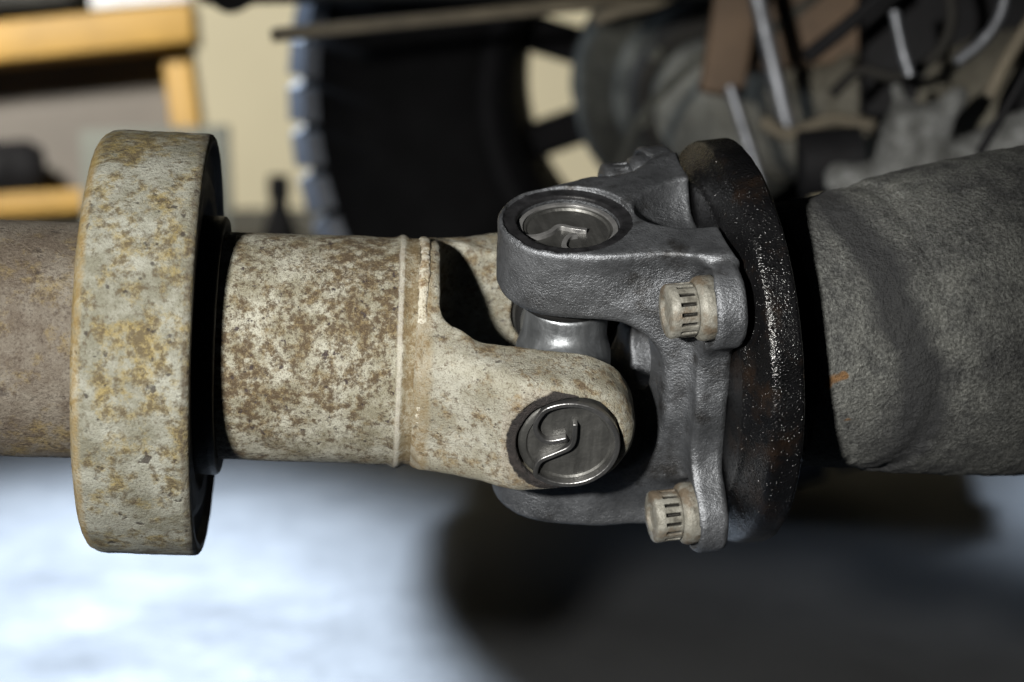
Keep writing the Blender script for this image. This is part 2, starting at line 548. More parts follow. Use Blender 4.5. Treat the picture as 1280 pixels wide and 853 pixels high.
def lathe(profile, seg=128, rough=0.0, rs=0.03, seed=0.0, close=False, squash=None):
    """profile of (x along axis, radius), in units; returns verts in units about the X axis"""
    pr = np.array(profile, float)
    ph = np.linspace(0, 2 * math.pi, seg, endpoint=False)
    n = len(pr)
    X = np.repeat(pr[:, 0][:, None], seg, 1)
    R = np.repeat(pr[:, 1][:, None], seg, 1)
    PH = np.repeat(ph[None], n, 0)
    y = R * np.cos(PH); z = R * np.sin(PH)
    if rough:
        d = rough * (vnoise(X * rs + seed, y * rs, z * rs) + 0.5 * vnoise(X * rs * 2.7, y * rs * 2.7 + seed, z * rs * 2.7))
        R = np.where(R > 1e-3, R + d, R)
        X = X + 0.4 * rough * vnoise(X * rs, y * rs + 9.1 + seed, z * rs)
        y = R * np.cos(PH); z = R * np.sin(PH)
    V = np.stack([X, y, z], 2).reshape(-1, 3)
    f = []
    for i in range(n - 1):
        for j in range(seg):
            k = (j + 1) % seg
            f.append((i * seg + j, (i + 1) * seg + j, (i + 1) * seg + k, i * seg + k))
    f = [tuple(reversed(q)) for q in f]
    return V, f

def dense(profile, step):
    out = [profile[0]]
    for (x0, r0), (x1, r1) in zip(profile, profile[1:]):
        k = max(1, int(math.hypot(x1 - x0, r1 - r0) / step))
        for i in range(1, k + 1):
            out.append((x0 + (x1 - x0) * i / k, r0 + (r1 - r0) * i / k))
    return out

def bevel_obj(o, width, seg=2, angle=35):
    m = o.modifiers.new('bevel', 'BEVEL')
    m.width = width
    m.segments = seg
    m.limit_method = 'ANGLE'
    m.angle_limit = math.radians(angle)
    return o

def box(name, mat, size, mw, parent=None, bev=0.0):
    bm = bmesh.new()
    bmesh.ops.create_cube(bm, size=1)
    bmesh.ops.scale(bm, vec=size, verts=bm.verts)
    if bev:
        bmesh.ops.bevel(bm, geom=bm.edges[:], offset=bev, segments=3, affect='EDGES', profile=0.5)
    o = bm_obj(name, bm, mat, parent, mw=mw)
    if bev: auto_smooth(o, 40)
    return o

def tube_path(pts, r, seg=14):
    """round rod through points, closed ends; world units"""
    pts = [Vector(p) for p in pts]
    V, f = [], []
    n = len(pts)
    ref = None
    for i, p in enumerate(pts):
        d = (pts[min(i + 1, n - 1)] - pts[max(i - 1, 0)]).normalized()
        if ref is None:
            ref = d.orthogonal().normalized()
        ref = (ref - d * ref.dot(d)).normalized()
        s = d.cross(ref)
        rr = r[i] if isinstance(r, (list, tuple)) else r
        for j in range(seg):
            a = 2 * math.pi * j / seg
            V.append(p + (ref * math.cos(a) + s * math.sin(a)) * rr)
    for i in range(n - 1):
        for j in range(seg):
            k = (j + 1) % seg
            f.append((i * seg + j, i * seg + k, (i + 1) * seg + k, (i + 1) * seg + j))
    f.append(tuple(range(seg - 1, -1, -1)))
    f.append(tuple((n - 1) * seg + j for j in range(seg)))
    return V, f

def bez(pts, n=10):
    """smooth Catmull-Rom curve through the points"""
    P = [Vector(p) for p in pts]
    P = [P[0] * 2 - P[1]] + P + [P[-1] * 2 - P[-2]]
    out = []
    for i in range(1, len(P) - 2):
        for k in range(n):
            t = k / n
            a, b, c, d = P[i - 1], P[i], P[i + 1], P[i + 2]
            out.append(0.5 * ((2 * b) + (c - a) * t + (2 * a - 5 * b + 4 * c - d) * t * t + (3 * b - a - 3 * c + d) * t ** 3))
    out.append(P[-2])
    return out

# ------------------------------------------------------------------ the place: floor and wall
bm = bmesh.new()
bmesh.ops.create_grid(bm, x_segments=8, y_segments=8, size=6)
o = bm_obj('floor', bm, 'floor', mw=Matrix.Translation((0, 1.5, 0)))
tag(o, 'pale worn concrete workshop floor', 'floor', kind='structure')
WALL_Y = 2.75
o = box('wall', 'wall', (12, 0.1, 3.0), Matrix.Translation((0, WALL_Y + 0.05, 1.502)))
tag(o, 'cream painted workshop wall', 'wall', kind='structure')

# ------------------------------------------------------------------ frames of the joint
TH = math.radians(33)
O = W(640, 426.5, D) + cw(63 * U, 0, -20 * U)
A_DIR = cw(0, -math.sin(TH), math.cos(TH))
FS = frame(O, cw(1, 0.05, -0.035), A_DIR)         # shaft frame: X along shaft, -Y towards cap B, Z towards cap A
FT = frame(O, cw(1, 0.195, 0.097), A_DIR)            # flange frame

# ------------------------------------------------------------------ drive shaft
shaft = empty('drive_shaft', FS, 'old drive shaft with pale flaking tube, wide damper ring and forked end', 'drive shaft')

V, f = lathe(dense([(-1500, 0.5), (-1500, 146), (-566, 146), (-566, 0.5)], 30), 160, 0.8, 0.02, 1.0)
mesh_obj('tube', V * U, f, 'tube', shaft, mw=FS)

ring_prof = [(-566, 150), (-566, 236), (-565, 247), (-560, 255), (-551, 259.5), (-540, 261), (-430, 261), (-426, 260), (-423.5, 257),
             (-423, 252), (-423, 246), (-430, 240), (-434, 214), (-428, 204), (-428, 176), (-434, 166), (-434, 146)]
ring_prof = [(-577 + (x_ + 566) * 0.955, r_) for x_, r_ in ring_prof]
V, f = lathe(dense(ring_prof, 7), 200, 1.1, 0.035, 3.0)
ring = mesh_obj('damper_ring', V * U, f, 'ring', shaft, mw=FS)
tag(ring, 'wide rusty grey and ochre damper ring')
# right face lies in shadow: shade and dark rubber painted black by face
ring.data.materials.append(M['machined_and_shade_black'])
nx = np.zeros(len(ring.data.polygons) * 3); ring.data.polygons.foreach_get('normal', nx); nx = nx.reshape(-1, 3)
ce = np.zeros(len(ring.data.polygons) * 3); ring.data.polygons.foreach_get('center', ce); ce = ce.reshape(-1, 3)
rr = np.hypot(ce[:, 1], ce[:, 2])
ring.data.polygons.foreach_set('material_index', ((ce[:, 0] > -453 * U) & (rr < 254 * U)).astype(np.int32))

V, f = lathe(dense([(-452, 140), (-452, 158), (-450, 160), (-424, 160), (-421, 157), (-421, 140)], 6), 140, 0.6, 0.04, 5.0)
mesh_obj('collar', V * U, f, 'machined_and_shade_black', ring, mw=FS)  # collar painted black for the ring's shadow over it

V, f = lathe(dense([(-566, 120), (-500, 141), (-215, 141.5), (-211, 142.5), (-206, 145), (-201, 145), (-196, 142), (-192, 141), (-184, 141),
                    (-181, 141.5), (-181, 100)], 7), 200, 0.9, 0.03, 8.0)
mesh_obj('shaft_sleeve', V * U, f, 'sleeve', shaft, mw=FS)

# weld bead between sleeve and fork
n1, n2 = 260, 14
ph = np.linspace(0, 2 * math.pi, n1, endpoint=False)[:, None]
ps = np.linspace(0, 2 * math.pi, n2, endpoint=False)[None]
cx = -177 + 1.0 * np.sin(ph * 5) + 0.5 * np.sin(ph * 31 + 1)
rr = 3.8 + 0.3 * np.sin(ph * 83) + 0.5 * np.sin(ph * 11)
X = cx + 2.0 * rr * np.cos(ps) * 0.8
R = 141 + rr * np.sin(ps) * 0.85
V = np.stack([X, R * np.cos(ph), R * np.sin(ph)], 2).reshape(-1, 3)
f = [(i * n2 + j, ((i + 1) % n1) * n2 + j, ((i + 1) % n1) * n2 + (j + 1) % n2, i * n2 + (j + 1) % n2) for i in range(n1) for j in range(n2)]
mesh_obj('weld_bead', V * U, f, 'weld', shaft, mw=FS)

def f_fork(s, y, a):
    b = np.abs(y)
    rad = np.hypot(y, a)
    base = smax(rad - 140.5, np.maximum(-185 - s, s + 128), 10)
    plan = uneven_capsule(6 - s, a, 75, 94, 190.0)
    top = np.where(s > -50, 190 - 0.12 * s, 196 - 0.50 * (-50 - s))
    ear = smax(smax(plan, b - top, 36), 30 - b, 4)
    ear = smax(ear, rad - 203, 16)
    ear = smax(ear, -172 - s, 4)
    d = smin(base, ear, 30)
    # clearance between the ears
    cav = rbox2(s - 143, b, 300, 102, 34)
    d = smax(d, -cav, 9)
    # machined seat and bore
    q = np.hypot(s, a)
    seat = np.maximum(q - 75, 187 - b)
    d = smax(d, -seat, 2.5)
    d = smax(d, -(q - 62.5), 3)
    d = d + 0.9 * vnoise(s * 0.03, y * 0.03, a * 0.03) + 0.5 * vnoise(s * 0.09, y * 0.09, a * 0.09)
    return d
P, fc = surface_nets(f_fork, (-195, -215, -155), (90, 215, 155), 2.4)
fo = mesh_obj('fork', P * U, fc, 'yoke', shaft, mw=FS)

# ------------------------------------------------------------------ flange yoke
flange = empty('flange_yoke', FT, 'dark grey cast flange yoke with two ears, bolted to the oily disc', 'flange yoke')
BP = [(-150, 150), (-150, -150), (150, 150), (150, -150)]      # bolts: y, a

def f_flange(t, y, a):
    aa = np.abs(a); yy = np.abs(y)
    plan = uneven_capsule(t, y, 85, 128, 165.0)
    topz = 199 + 0.05 * np.maximum(t, 0)
    body = smax(plan, aa - topz, 9)
    body = smax(body, t - 168, 3)
    # plate
    r = np.hypot(y, a)
    lob = np.hypot(yy - 150, aa - 150) - 47
    arm = np.abs(yy - aa) * 0.7071 - 46
    arm = np.maximum(arm, (yy + aa) * 0.7071 - 212)
    outl = smin(smin(r - 146, np.minimum(arm, lob), 40), lob, 6)
    plate = smax(outl, np.maximum(138 - t, t - 170), 5)
    # raised rib round the plate edge
    rib = np.maximum(np.abs(outl + 10) - 8, np.maximum(132 - t, t - 160))
    d = smin(body, plate, 26)
    d = smin(d, rib, 12)
    # arch between the ears
    cav = rbox2(t + 205, a, 305, 107, 78)
    d = smax(d, -cav, 12)
    # hollow on the side of the ear root
    hol = np.sqrt(((t - 78) / 60) ** 2 + ((yy - 128) / 32) ** 2 + ((aa - 172) / 34) ** 2)
    d = smax(d, -(hol - 1) * 26, 20)
    # bolt spot faces
    bolt = np.maximum(np.hypot(yy - 150, aa - 150) - 43, t - 139)
    d = smax(d, -bolt, 7)
    # pocket behind the ear
    poc = np.sqrt(((t - 165) / 84) ** 2 + (y / 60) ** 2 + ((aa - 214) / 60) ** 2)
    poc = (poc - 1) * 55
    d = smax(d, -poc, 6)
    q = np.hypot(t, y)
    seat = np.maximum(q - 79, 195.5 - aa)
    d = smax(d, -seat, 2)
    d = smax(d, -(q - 62.5), 2.5)
    d = smax(d, -np.maximum(r - 46, 70 - t), 6)
    d = d + 0.7 * vnoise(t * 0.04, y * 0.04, a * 0.04) + 0.25 * vnoise(t * 0.13, y * 0.13, a * 0.13)
    return d
P, fc = surface_nets(f_flange, (-95, -215, -216), (178, 215, 216), 2.3)
fo = mesh_obj('yoke_casting', P * U, fc, 'cast', flange, mw=FT)
fo.data.materials.append(M['machined_and_shade_black'])
ce = P[fc].mean(1)
q = np.hypot(ce[:, 0], ce[:, 1])
fo.data.polygons.foreach_set('material_index', ((q < 78) & (np.abs(ce[:, 2]) > 190)).astype(np.int32))

# bolts: flanged head with a splined barrel
def bolt_meshes():
    seg = 160
    teeth = 16
    seg = 320
    ph = np.linspace(0, 2 * math.pi, seg, endpoint=False)
    def rev(prof):
        V = []
        for (x, r, m) in prof:
            sq = np.tanh(5 * (np.sin(teeth * ph) + 0.55)) * 0.5 + 0.5
            R = r - m * (1 - sq)
            V.append(np.stack([np.full(seg, float(x)), R * np.cos(ph), R * np.sin(ph)], 1))
        V = np.concatenate(V)
        n = len(prof)
        f = [(i * seg + j, i * seg + (j + 1) % seg, (i + 1) * seg + (j + 1) % seg, (i + 1) * seg + j) for i in range(n - 1) for j in range(seg)]
        return V, f
    collar = rev([(141, 0.5, 0), (141, 34, 0), (139, 35.5, 0), (126, 35.5, 0), (122, 34, 0), (119, 30.5, 0), (117, 20, 0), (117, .5, 0)])
    barrel = rev([(118, 29, 0.0), (116, 29.6, 0), (114.5, 29.6, 6), (99, 29.6, 6), (97.5, 29.8, 0), (90.5, 29.8, 0), (88, 28.4, 0), (87, 26, 0), (86.5, 17, 0), (90, 14, 0), (91, 0.5, 0)])
    return collar, barrel
bc, bb = bolt_meshes()
for mv in (bc[0], bb[0]):
    mv[:, 1:] *= 1.09
    mv[:, 0] = 141 + (mv[:, 0] - 141) * 1.08
bolt_c = bolt_b = None
for i, (by, ba) in enumerate(BP):
    mw = FT @ Matrix.Translation((0, by * U, ba * U)) @ Matrix.Rotation(0.5 * i + 0.12, 4, 'X')
    if i == 0:
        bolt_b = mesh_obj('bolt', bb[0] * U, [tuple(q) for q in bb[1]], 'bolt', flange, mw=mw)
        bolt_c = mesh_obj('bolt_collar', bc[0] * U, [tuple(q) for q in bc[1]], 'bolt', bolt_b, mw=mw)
        auto_smooth(bolt_b, 40); auto_smooth(bolt_c, 50)
    else:
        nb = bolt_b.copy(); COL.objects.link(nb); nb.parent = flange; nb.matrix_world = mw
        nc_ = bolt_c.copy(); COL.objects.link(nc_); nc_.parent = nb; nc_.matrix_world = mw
        if i >= 2:  # rear bolts take darker steel, their shade put into the colour
            for ob in (nb, nc_):
                ob.material_slots[0].link = 'OBJECT'
                ob.material_slots[0].material = M['cast']

# ------------------------------------------------------------------ cross with its cups
cross = empty('joint_cross', FS, 'steel joint cross held between the two forks with four bearing cups', 'joint cross')
def f_cross(x, y, z):
    # z arm follows the flange frame closely enough inside the cups
    a1 = smax(np.hypot(x, y) - 52 + 3 * np.clip((np.abs(z) - 60) / 40, 0, 1), np.abs(z) - 104, 4)
    a2 = smax(np.hypot(x, z) - 50, np.abs(y) - 104, 4)
    c = np.sqrt(x * x + y * y + z * z) - 58
    d = smin(smin(a1, a2, 18), c, 12)
    d = smax(d, -(np.hypot(np.hypot(x, y) - 50, np.abs(z) - 84) - 3), 2)
    return d + 0.5 * vnoise(x * 0.06, y * 0.06, z * 0.06)
P, fc = surface_nets(f_cross, (-75, -112, -112), (75, 112, 112), 2.6)
mesh_obj('cross_body', P * U, fc, 'trunnion', cross, mw=FS)

def local_z(base, axis, sign):
    """frame whose X axis is the outward cap axis; Y = picture-right along the shaft, Z completes"""
    R = base.to_3x3()
    sx = R.col[0]
    out = R.col[axis] * sign
    m = Matrix((out, sx, out.cross(sx))).transposed().to_4x4()
    m.translation = base.translation
    return m
CAPS = [('A', local_z(FT, 2, 1)), ('B', local_z(FS, 1, -1)), ('C', local_z(FT, 2, -1)), ('D', local_z(FS, 1, 1))]
cup_V, cup_f = lathe(dense([(98, 40), (98, 60), (181, 60), (183.5, 58.5), (184.5, 56), (184.5, 51), (182, 49), (181.6, 0.5)], 5), 120, 0.25, 0.08, 2.0)
seal_V, seal_f = lathe([(84, 46), (84, 53), (88, 57.5), (97, 57.5), (101, 53), (101, 46)], 96)

def snap_path(kind):
    Rr = 0.97
    if kind == 'B':
        h1 = [(-.05, .15), (-.33, .07), (-.53, .11), (-.68, .34), (-.67, .56)]
        h2 = [(-.62, -.72), (-.55, -.42), (-.25, -.23), (0, -.07), (.09, .13), (.09, .52)]
        a0, a1 = math.radians(124), math.radians(-122)
    else:
        h1 = [(.12, -.29), (-.05, -.33), (-.20, -.55), (-.24, -.76)]
        h2 = [(-.86, -.20), (-.63, -.20), (-.38, -.08), (-.15, .11), (.1, -.03), (.36, -.15)]
        a0, a1 = math.radians(-98), math.radians(-98 - 64 + 360)
        # runs round the right-hand side and the top to the left
    arc = []
    n = 60
    if kind == 'B':
        for i in range(n + 1):
            t = a0 + (a1 - a0) * i / n
            arc.append((Rr * math.cos(t), Rr * math.sin(t)))
    else:
        for i in range(n + 1):
            t = a0 + (math.radians(186) - a0) * i / n
            arc.append((Rr * math.cos(t), Rr * math.sin(t)))
    pts = bez([(x, y, 0) for x, y in h1 + [arc[0]]], 8)[:-1] + [Vector((x, y, 0)) for x, y in arc[1:-1]] + bez([(x, y, 0) for x, y in [arc[-1]] + h2], 8)
    return pts

def ribbon(pts, R, x0, x1, wdt):
    """flat strip on edge along pts (y,z plane), between x0 and x1"""
    V, f = [], []
    n = len(pts)
    for i, p in enumerate(pts):
        d = (pts[min(i + 1, n - 1)] - pts[max(i - 1, 0)]).normalized()
        nn = Vector((-d.y, d.x, 0)) * wdt / 2
        for s, xx in ((1, x0), (1, x1), (-1, x1), (-1, x0)):
            q = Vector((p.x, p.y, 0)) * R + nn * s
            V.append((xx * U, q.x * U, q.y * U))
    for i in range(n - 1):
        for j in range(4):
            k = (j + 1) % 4
            f.append((i * 4 + j, i * 4 + k, (i + 1) * 4 + k, (i + 1) * 4 + j))
    f.append((3, 2, 1, 0)); f.append(tuple((n - 1) * 4 + j for j in range(4)))
    return V, f

for kind, mw in CAPS:
    cup = mesh_obj('bearing_cup', cup_V * U, cup_f, 'cup', cross, mw=mw)
    auto_smooth(cup, 40)
    mesh_obj('seal', seal_V * U, seal_f, 'seal', cup, mw=mw)
    if kind in 'AB':
        V, f = ribbon(snap_path(kind), 59.5, 181, 191 if kind == 'B' else 187, 6.0 if kind == 'B' else 6.0)
        so = mesh_obj('snap_ring', V, f, 'snap' if kind == 'B' else 'snap_lit', cup, smooth=False, mw=mw)
        bevel_obj(so, 0.00035, 2, 60)
        auto_smooth(so, 40)

# ------------------------------------------------------------------ companion flange (oily disc)
comp = empty('companion_flange', FT @ Matrix.Translation((173 * U, 0, 0)), 'round black oily flange disc with rust streaks between yoke and grey housing', 'flange')
V, f = lathe(dense([(171, 30), (171, 203), (173, 207), (176, 209), (191, 250), (193, 252.5), (197, 254), (200, 254.5), (226, 256), (229, 255.5), (231, 253), (233, 246), (236, 150)], 5), 260, 0.8, 0.05, 11.0)
auto_smooth(mesh_obj('disc', V * U, f, 'oily', comp, mw=FT), 60)
V, f = lathe(dense([(236, 150), (240, 128), (262, 122), (330, 122), (330, 20)], 10), 96, 0.8, 0.04, 2.0)
mesh_obj('hub_neck', V * U, f, 'black', comp, mw=FT)

# ------------------------------------------------------------------ pinion housing on the right
house = empty('pinion_housing', FT @ Matrix.Translation((289 * U, 0, 0)), 'large grey cast housing crusted with oily dust right of the black disc', 'housing')
nt_, nph = 420, 420
tt = np.linspace(280, 1150, nt_)[:, None]
ph = np.linspace(0, 2 * math.pi, nph, endpoint=False)[None]
# angle 0 at camera-facing direction: y = R cos, z = R sin
tc = 395 + 34 * np.cos(ph - 2.55) + 9 * np.sin(3 * ph)
x = (tt - tc)
R = 169 + 0.075 * (tt - 289)
R = R + 1.5 * np.exp(-((x + 20) / 14) ** 2) - 1.0 * np.exp(-((x - 3) / 8) ** 2) + 4 / (1 + np.exp(-(x - 40) / 20))
R = R + 0.035 * np.maximum(x, 0)
R = R - 6 * np.exp(-(tt - 280) / 3.0)
Y = R * np.cos(ph); Z = R * np.sin(ph); X = tt + 0 * ph
R = R + 2.2 * vnoise(X * .012, Y * .012, Z * .012) + 0.9 * vnoise(X * .05, Y * .05, Z * .05) + 1.0 * vnoise(X * .13, Y * .13, Z * .13)
# caked layer that has torn off round the left end, leaving a ragged edge
edge = x - 6 + 34 * vnoise(X * .02 + 5, Y * .02, Z * .02) + 12 * vnoise(X * .07, Y * .07 + 3, Z * .07)
R = R + 5.5 / (1 + np.exp(-np.clip(edge / 1.6, -30, 30))) + 2.5 / (1 + np.exp(-np.clip((edge + 55 + 14 * vnoise(X * .05, Y * .05, Z * .05 + 7)) / 1.8, -30, 30)))
Y = R * np.cos(ph); Z = R * np.sin(ph)
V = np.stack([X, Y, Z], 2).reshape(-1, 3)
f = [(i * nph + (j + 1) % nph, (i + 1) * nph + (j + 1) % nph, (i + 1) * nph + j, i * nph + j) for i in range(nt_ - 1) for j in range(nph)]
f = [tuple(reversed(q)) for q in f]
V = np.concatenate([V, [[282, 0, 0]]])
f += [(len(V) - 1, (j + 1) % nph, j) for j in range(nph)]
mesh_obj('housing_shell', V * U, f, 'hub', house, mw=FT)

# ------------------------------------------------------------------ wheel behind
WD = 2.05
wc = W(872, 168, WD)
wc.z = 495 * WD / F * 1.0
WR = 495 * WD / F
FW = Matrix.Translation(wc) @ Matrix.Rotation(math.radians(-7), 4, 'Z')
wheel = empty('wheel', FW, 'black off-road wheel with chunky tread standing behind the shaft', 'wheel')
MX2Y = Matrix.Rotation(math.radians(90), 4, 'Z')       # lathe X axis -> wheel's Y axis
k = WR
tw = 0.115
prof = [(-tw * 0.86, 0.52 * k), (-tw * 0.98, 0.56 * k), (-tw * 1.08, 0.66 * k), (-tw * 1.10, 0.76 * k), (-tw * 1.04, 0.87 * k), (-tw * 0.93, 0.945 * k),
        (-tw * 0.7, 0.965 * k), (0, 0.972 * k), (tw * 0.7, 0.965 * k), (tw * 0.93, 0.945 * k), (tw * 1.1, 0.76 * k), (tw * 0.86, 0.52 * k)]
V, f = lathe(prof, 96)
tyre = mesh_obj('tyre', V, f, 'rubber', wheel, mw=FW @ MX2Y)
NL = 54
lug = None
for i in range(NL):
    mw = FW @ Matrix.Rotation(2 * math.pi * (i + 0.3) / NL, 4, 'Y')
    if lug is None:
        bm = bmesh.new()
        # shoulder block: wraps from the tread over the shoulder
        hw = 0.345 * 2 * math.pi * k / NL
        sec = [(-tw * 0.30, 0.955 * k), (-tw * 0.30, 1.0 * k), (-tw * 0.92, 0.985 * k), (-tw * 1.10, 0.935 * k), (-tw * 1.075, 0.90 * k), (-tw * 0.90, 0.925 * k)]
        v0 = [bm.verts.new((-hw, y_, z_)) for y_, z_ in sec]
        v1 = [bm.verts.new((hw, y_, z_)) for y_, z_ in sec]
        bm.faces.new(v0); bm.faces.new(v1[::-1])
        for j in range(len(sec)):
            kk = (j + 1) % len(sec)
            bm.faces.new((v0[kk], v0[j], v1[j], v1[kk]))
        lug = bm_obj('tread_block', bm, 'tread', tyre, mw=mw)
    else:
        c_ = lug.copy(); COL.objects.link(c_); c_.parent = tyre; c_.matrix_world = mw
V, f = lathe([(-tw * 0.86, 0.525 * k), (-tw * 0.95, 0.50 * k), (-tw * 0.86, 0.47 * k), (-tw * 0.3, 0.45 * k), (tw * 0.8, 0.46 * k), (tw * 0.9, 0.53 * k), (-tw * 0.86, 0.525 * k)], 96)
rim = mesh_obj('rim', V, f, 'rimm', wheel, mw=FW @ MX2Y)
for i in range(10):
    a = math.radians(200 - 36 * i)
    mw = FW @ Matrix.Rotation(-a, 4, 'Y') @ Matrix.Translation((0.27 * k, tw * 0.35, 0))
    box('spoke', 'rimm', (0.40 * k, 0.03, 0.095 * k), mw, rim, 0.006)
V, f = lathe([(tw * 0.2, 0.01), (tw * 0.2, 0.19 * k), (tw * 0.5, 0.19 * k), (tw * 0.5, 0.01)], 48)
mesh_obj('hub', V, f, 'rimm', rim, mw=FW @ MX2Y)

# brake drum in front of the wheel
dd = 1.86
dc = W(880, 118, dd)
FD = Matrix.Translation(dc)
drum = empty('brake_drum', FD, 'dusty grey round brake drum in front of the wheel', 'brake drum')
q = dd / F
V, f = lathe(dense([(0.10, 0.02), (0.10, 158 * q), (0.09, 163 * q), (0.03, 163 * q), (0.02, 160 * q), (0.015, 150 * q), (0.02, 120 * q), (0.0, 112 * q), (-0.004, 70 * q), (-0.03, 62 * q), (-0.035, 5 * q)], 0.012), 96, 0.002, 18, 3.0)
mesh_obj('drum_shell', V, f, 'drum', drum, mw=FD @ MX2Y)
V, f = lathe([(-0.004, 60 * q), (-0.012, 58 * q), (-0.012, 95 * q), (0.004, 97 * q)], 64, 0.0015, 20, 1.0)
mesh_obj('backing_plate', V, f, 'dark_iron', drum, mw=FD @ MX2Y)

# ------------------------------------------------------------------ axle and bits above the housing
ax0, ax1 = W(885, 128, 1.78), W(1330, 165, 1.45)
FA = frame(ax0, ax1 - ax0, UP)
L = (ax1 - ax0).length
axle = empty('axle_beam', FA, 'dusty brown axle beam running behind the chrome rod', 'axle')
pp = [(i * L / 40, 0.050 + 0.012 * math.exp(-((i / 40 - 0.9) / 0.2) ** 2)) for i in range(41)]
V, f = lathe(pp, 64, 0.003, 22, 4.0)
mesh_obj('axle_tube', V, f, 'axle', axle, mw=FA)

# pale dusty casting lump
lc = W(1150, 165, 1.36)
def cap3(x, y, z, p0, p1, r0, r1):
    p0 = np.array(p0, float); dv = np.array(p1, float) - p0
    t = np.clip(((x - p0[0]) * dv[0] + (y - p0[1]) * dv[1] + (z - p0[2]) * dv[2]) / (dv @ dv), 0, 1)
    return np.sqrt((x - p0[0] - t * dv[0]) ** 2 + (y - p0[1] - t * dv[1]) ** 2 + (z - p0[2] - t * dv[2]) ** 2) - (r0 + (r1 - r0) * t)
def f_lump(x, y, z):
    # in picture units about the lump's middle
    d = cap3(x, y, z, (-5, 0, -90), (-8, 0, -5), 62, 44)
    d = smin(d, cap3(x, y, z, (-18, 0, 0), (-30, 4, 52), 24, 9), 14)
    d = smin(d, cap3(x, y, z, (8, 0, 0), (44, -6, 46), 26, 13), 14)
    d = smin(d, cap3(x, y, z, (20, 10, -70), (160, 20, -30), 46, 62), 16)
    d = smin(d, cap3(x, y, z, (-60, 10, -70), (-95, 10, -60), 34, 20), 14)
    return d + 5 * vnoise(x * .03, y * .03, z * .03) + 1.5 * vnoise(x * .1, y * .1, z * .1)
P, fc = surface_nets(f_lump, (-130, -75, -165), (235, 95, 75), 4.0)
P = P * (1.36 / F)
o = mesh_obj('bracket_casting', P, fc, 'pale_dust', mw=Matrix.Translation(lc))
tag(o, 'pale dust covered casting lump above the grey housing', 'casting')

def rod(name, pts, rpx, d, mat, label, cat, seg=16, group=None):
    P3 = [W(u, v, d) for u, v in pts]
    if len(P3) > 2: P3 = bez(P3, 8)
    V, f = tube_path(P3, rpx * d / F, seg)
    o = mesh_obj(name, V, f, mat)
    auto_smooth(o, 50)
    return tag(o, label, cat, group)

# chrome damper rod with its sleeve
V, f = tube_path([W(938, -40, 1.5), W(986, 166, 1.5)], 11.5 * 1.5 / F, 20)
o = mesh_obj('damper_rod', V, f, 'chrome'); auto_smooth(o, 50)
tag(o, 'bright chrome rod slanting down beside the brown bracket', 'rod')
V, f = tube_path([W(912, 108, 1.52), W(952, 232, 1.52)], 7.5 * 1.5 / F, 16)
o = mesh_obj('thin_rod', V, f, 'chrome'); auto_smooth(o, 50)
tag(o, 'thinner grey rod just below the brown bracket', 'rod')
br = box('bracket', 'brown', (56 * 1.55 / F, 0.02, 170 * 1.55 / F), frame(W(914, 36, 1.56), cw(1, 0, -0.16), UP), None, 0.003)
tag(br, 'rust brown flat steel bracket beside the chrome rod', 'bracket')
rod('bump_stop', [(1000, 205), (1075, 200)], 42, 1.42, 'black', 'short black rubber cylinder under the dusty axle beam', 'bump stop', 24)
rod('brake_hose', [(1008, 72), (1055, 35), (1110, -12)], 10, 1.40, 'black', 'black hose running diagonally over the axle beam', 'hose')
rod('upright_pin', [(1118, 14), (1128, 62), (1138, 95)], 7.5, 1.34, 'chrome', 'short grey pin standing on the pale dusty casting', 'pin')
rod('brake_pipe', [(1262, -30), (1250, 20), (1228, 52), (1196, 78)], 8, 1.30, 'chrome', 'bent silver brake pipe in front of the black chassis plate', 'pipe')
rod('guide_tube', [(1300, 10), (1262, 70), (1236, 122)], 9, 1.25, 'bar', 'slanting grey tube above the right end of the housing', 'tube')
rod('stay_rod', [(1310, 40), (1268, 118), (1224, 192)], 6, 1.2, 'black', 'thin black rod leaning beside the slanting grey tube', 'rod')
ch = box('chassis_plate', 'black', (0.16, 0.03, 0.11), frame(W(1230, 40, 1.5), cw(1, 0, 0.02), UP), None, 0.004)
tag(ch, 'flat black chassis plate above the pale dusty casting', 'chassis')
ch = box('cross_member', 'brown', (0.17, 0.04, 0.07), frame(W(1060, 20, 1.62), cw(1, 0, 0.06), UP), None, 0.004)
tag(ch, 'dull brown cross member above the axle beam', 'chassis')

# bolts on the drum's backing plate and a few more lines
for i in range(6):
    a_ = math.radians(20 + 60 * i)
    pz = FD @ Matrix.Translation((82 * dd / F * math.cos(a_), -0.016, 82 * dd / F * math.sin(a_)))
    bmx = bmesh.new()
    bmesh.ops.create_cone(bmx, cap_ends=True, segments=6, radius1=11 * dd / F, radius2=10 * dd / F, depth=0.014, matrix=Matrix.Rotation(math.pi / 2, 4, 'X'))
    bm_obj('drum_bolt', bmx, 'drum', drum, mw=pz)
rod('vent_hose', [(1040, 118), (1075, 88), (1120, 96), (1170, 70), (1190, 20), (1180, -30)], 7, 1.38, 'dark_iron', 'thin dark vent hose looping behind the pale casting', 'hose')
rod('spring_clamp', [(952, 150), (985, 168), (1040, 150), (1092, 158)], 9, 1.47, 'bar', 'rusty clamp strap wrapped across the dusty axle beam', 'clamp')
rod('handbrake_cable', [(760, 250), (800, 150), (880, 70), (960, 40), (1040, -20)], 6, 1.6, 'drum', 'thin dusty handbrake cable curving in front of the brake drum', 'cable')
rod('brake_line', [(742, 26), (775, 14), (822, 2), (860, -20)], 8, 1.62, 'bar', 'short tan pipe at the end of the rusty steel bar', 'pipe')

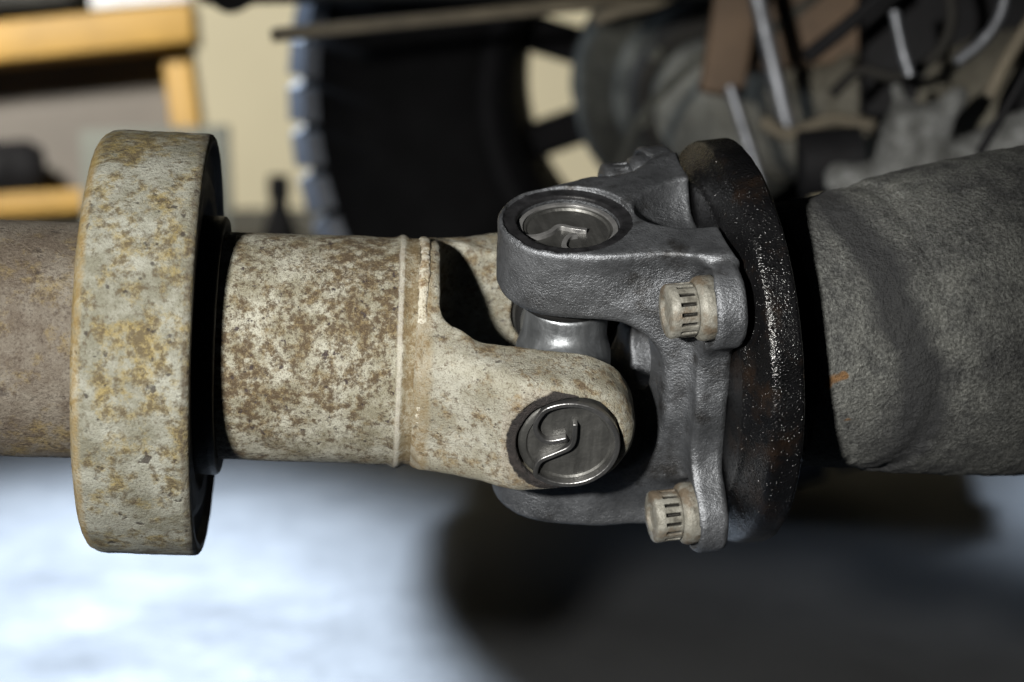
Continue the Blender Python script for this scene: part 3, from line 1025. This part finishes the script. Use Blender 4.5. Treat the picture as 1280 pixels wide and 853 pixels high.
# steel bar across the top
b0, b1 = W(342, 44, 1.5), W(830, -4, 1.62)
fb = frame((b0 + b1) / 2, b1 - b0, UP)
o = box('steel_bar', 'bar', ((b1 - b0).length, 0.012, 0.0085), fb, None, 0.001)
tag(o, 'flat rusty steel bar crossing above the tyre', 'bar')
b0, b1 = W(250, -8, 1.6), W(930, -16, 1.6)
o = box('frame_rail', 'dark_iron', ((b1 - b0).length, 0.03, 0.012), frame((b0 + b1) / 2, b1 - b0, UP), None, 0.002)
tag(o, 'dark frame rail along the underside of the vehicle', 'chassis')
rod('hanging_clip', [(262, -6), (288, 8), (318, -6)], 9, 1.6, 'dark_iron', 'small dark clip hanging from the frame rail', 'clip')

# ------------------------------------------------------------------ bench on the left
BD = 2.55
q = BD / F
bench = empty('bench', Matrix.Translation(W(60, 300, BD)), 'yellow timber framed bench with grey-brown back', 'bench')
def px_box(name, mat, u0, v0, u1, v1, d, thick, parent, wid, bev=0.004):
    """board running from (u0,v0) to (u1,v1) at depth d, wid high"""
    a_, b_ = W(u0, v0, d), W(u1, v1, d)
    return box(name, mat, ((b_ - a_).length, thick, wid * d / F), frame((a_ + b_) / 2, b_ - a_, UP.cross(b_ - a_).cross(b_ - a_) * -1 if False else (b_ - a_).cross(FWD) * -1), parent, bev)
px_box('beam', 'wood', -120, 69, 246, 32, BD - 0.03, 0.06, bench, 50)
px_box('post', 'wood', 222, 60, 282, 490, BD, 0.05, bench, 36)
px_box('post', 'wood', -110, 60, -110, 490, BD, 0.05, bench, 36)
px_box('back_panel', 'bench_panel', -140, 160, 240, 160, BD + 0.03, 0.02, bench, 240, 0.0)
px_box('shelf', 'wood', -120, 268, 150, 252, BD - 0.02, 0.10, bench, 30)
# things on and in the bench
o = px_box('tool_bag', 'bag', -60, 4, 108, -6, BD + 0.07, 0.12, None, 42, 0.014)
tag(o, 'dark canvas tool bag lying on top of the yellow bench', 'bag')
o = px_box('paper_sheet', 'paper', 118, 6, 240, -4, BD + 0.02, 0.05, None, 18, 0.001)
tag(o, 'white folded paper stack lying on top of the yellow bench', 'paper')
V, f = lathe(dense([(-0.035, 0.002), (-0.035, 0.026), (-0.02, 0.034), (0.02, 0.034), (0.035, 0.024), (0.035, 0.002)], 0.008), 40, 0.004, 25, 2.0)
o = mesh_obj('motor_part', V, f, 'black', mw=frame(W(14, 215, BD - 0.04), cw(1, 0.3, 0.1), UP))
tag(o, 'round black motor part lying on the lower bench shelf', 'motor part')
o = px_box('board', 'grey_panel', 106, 332, 292, 326, BD - 0.08, 0.015, None, 338, 0.002)
tag(o, 'grey-green board leaning in front of the bench', 'board')
# dark bottle by the wall
bt = W(352, 400, 2.45)
ht = W(352, 216, 2.45).z
bt.z = 0.001
V, f = lathe([(0.0, 0.002), (0.0, 0.024), (0.006, 0.026), (ht * 0.55, 0.026), (ht * 0.72, 0.019), (ht * 0.84, 0.010), (ht * 0.9, 0.009), (ht * 0.9, 0.012), (ht, 0.011), (ht, 0.002)], 32)
o = mesh_obj('bottle', V, f, 'black', mw=Matrix.Translation(bt) @ Matrix.Rotation(math.radians(-90), 4, 'Y'))
auto_smooth(o, 40)
tag(o, 'tall dark bottle standing near the cream wall beside the tyre', 'bottle')
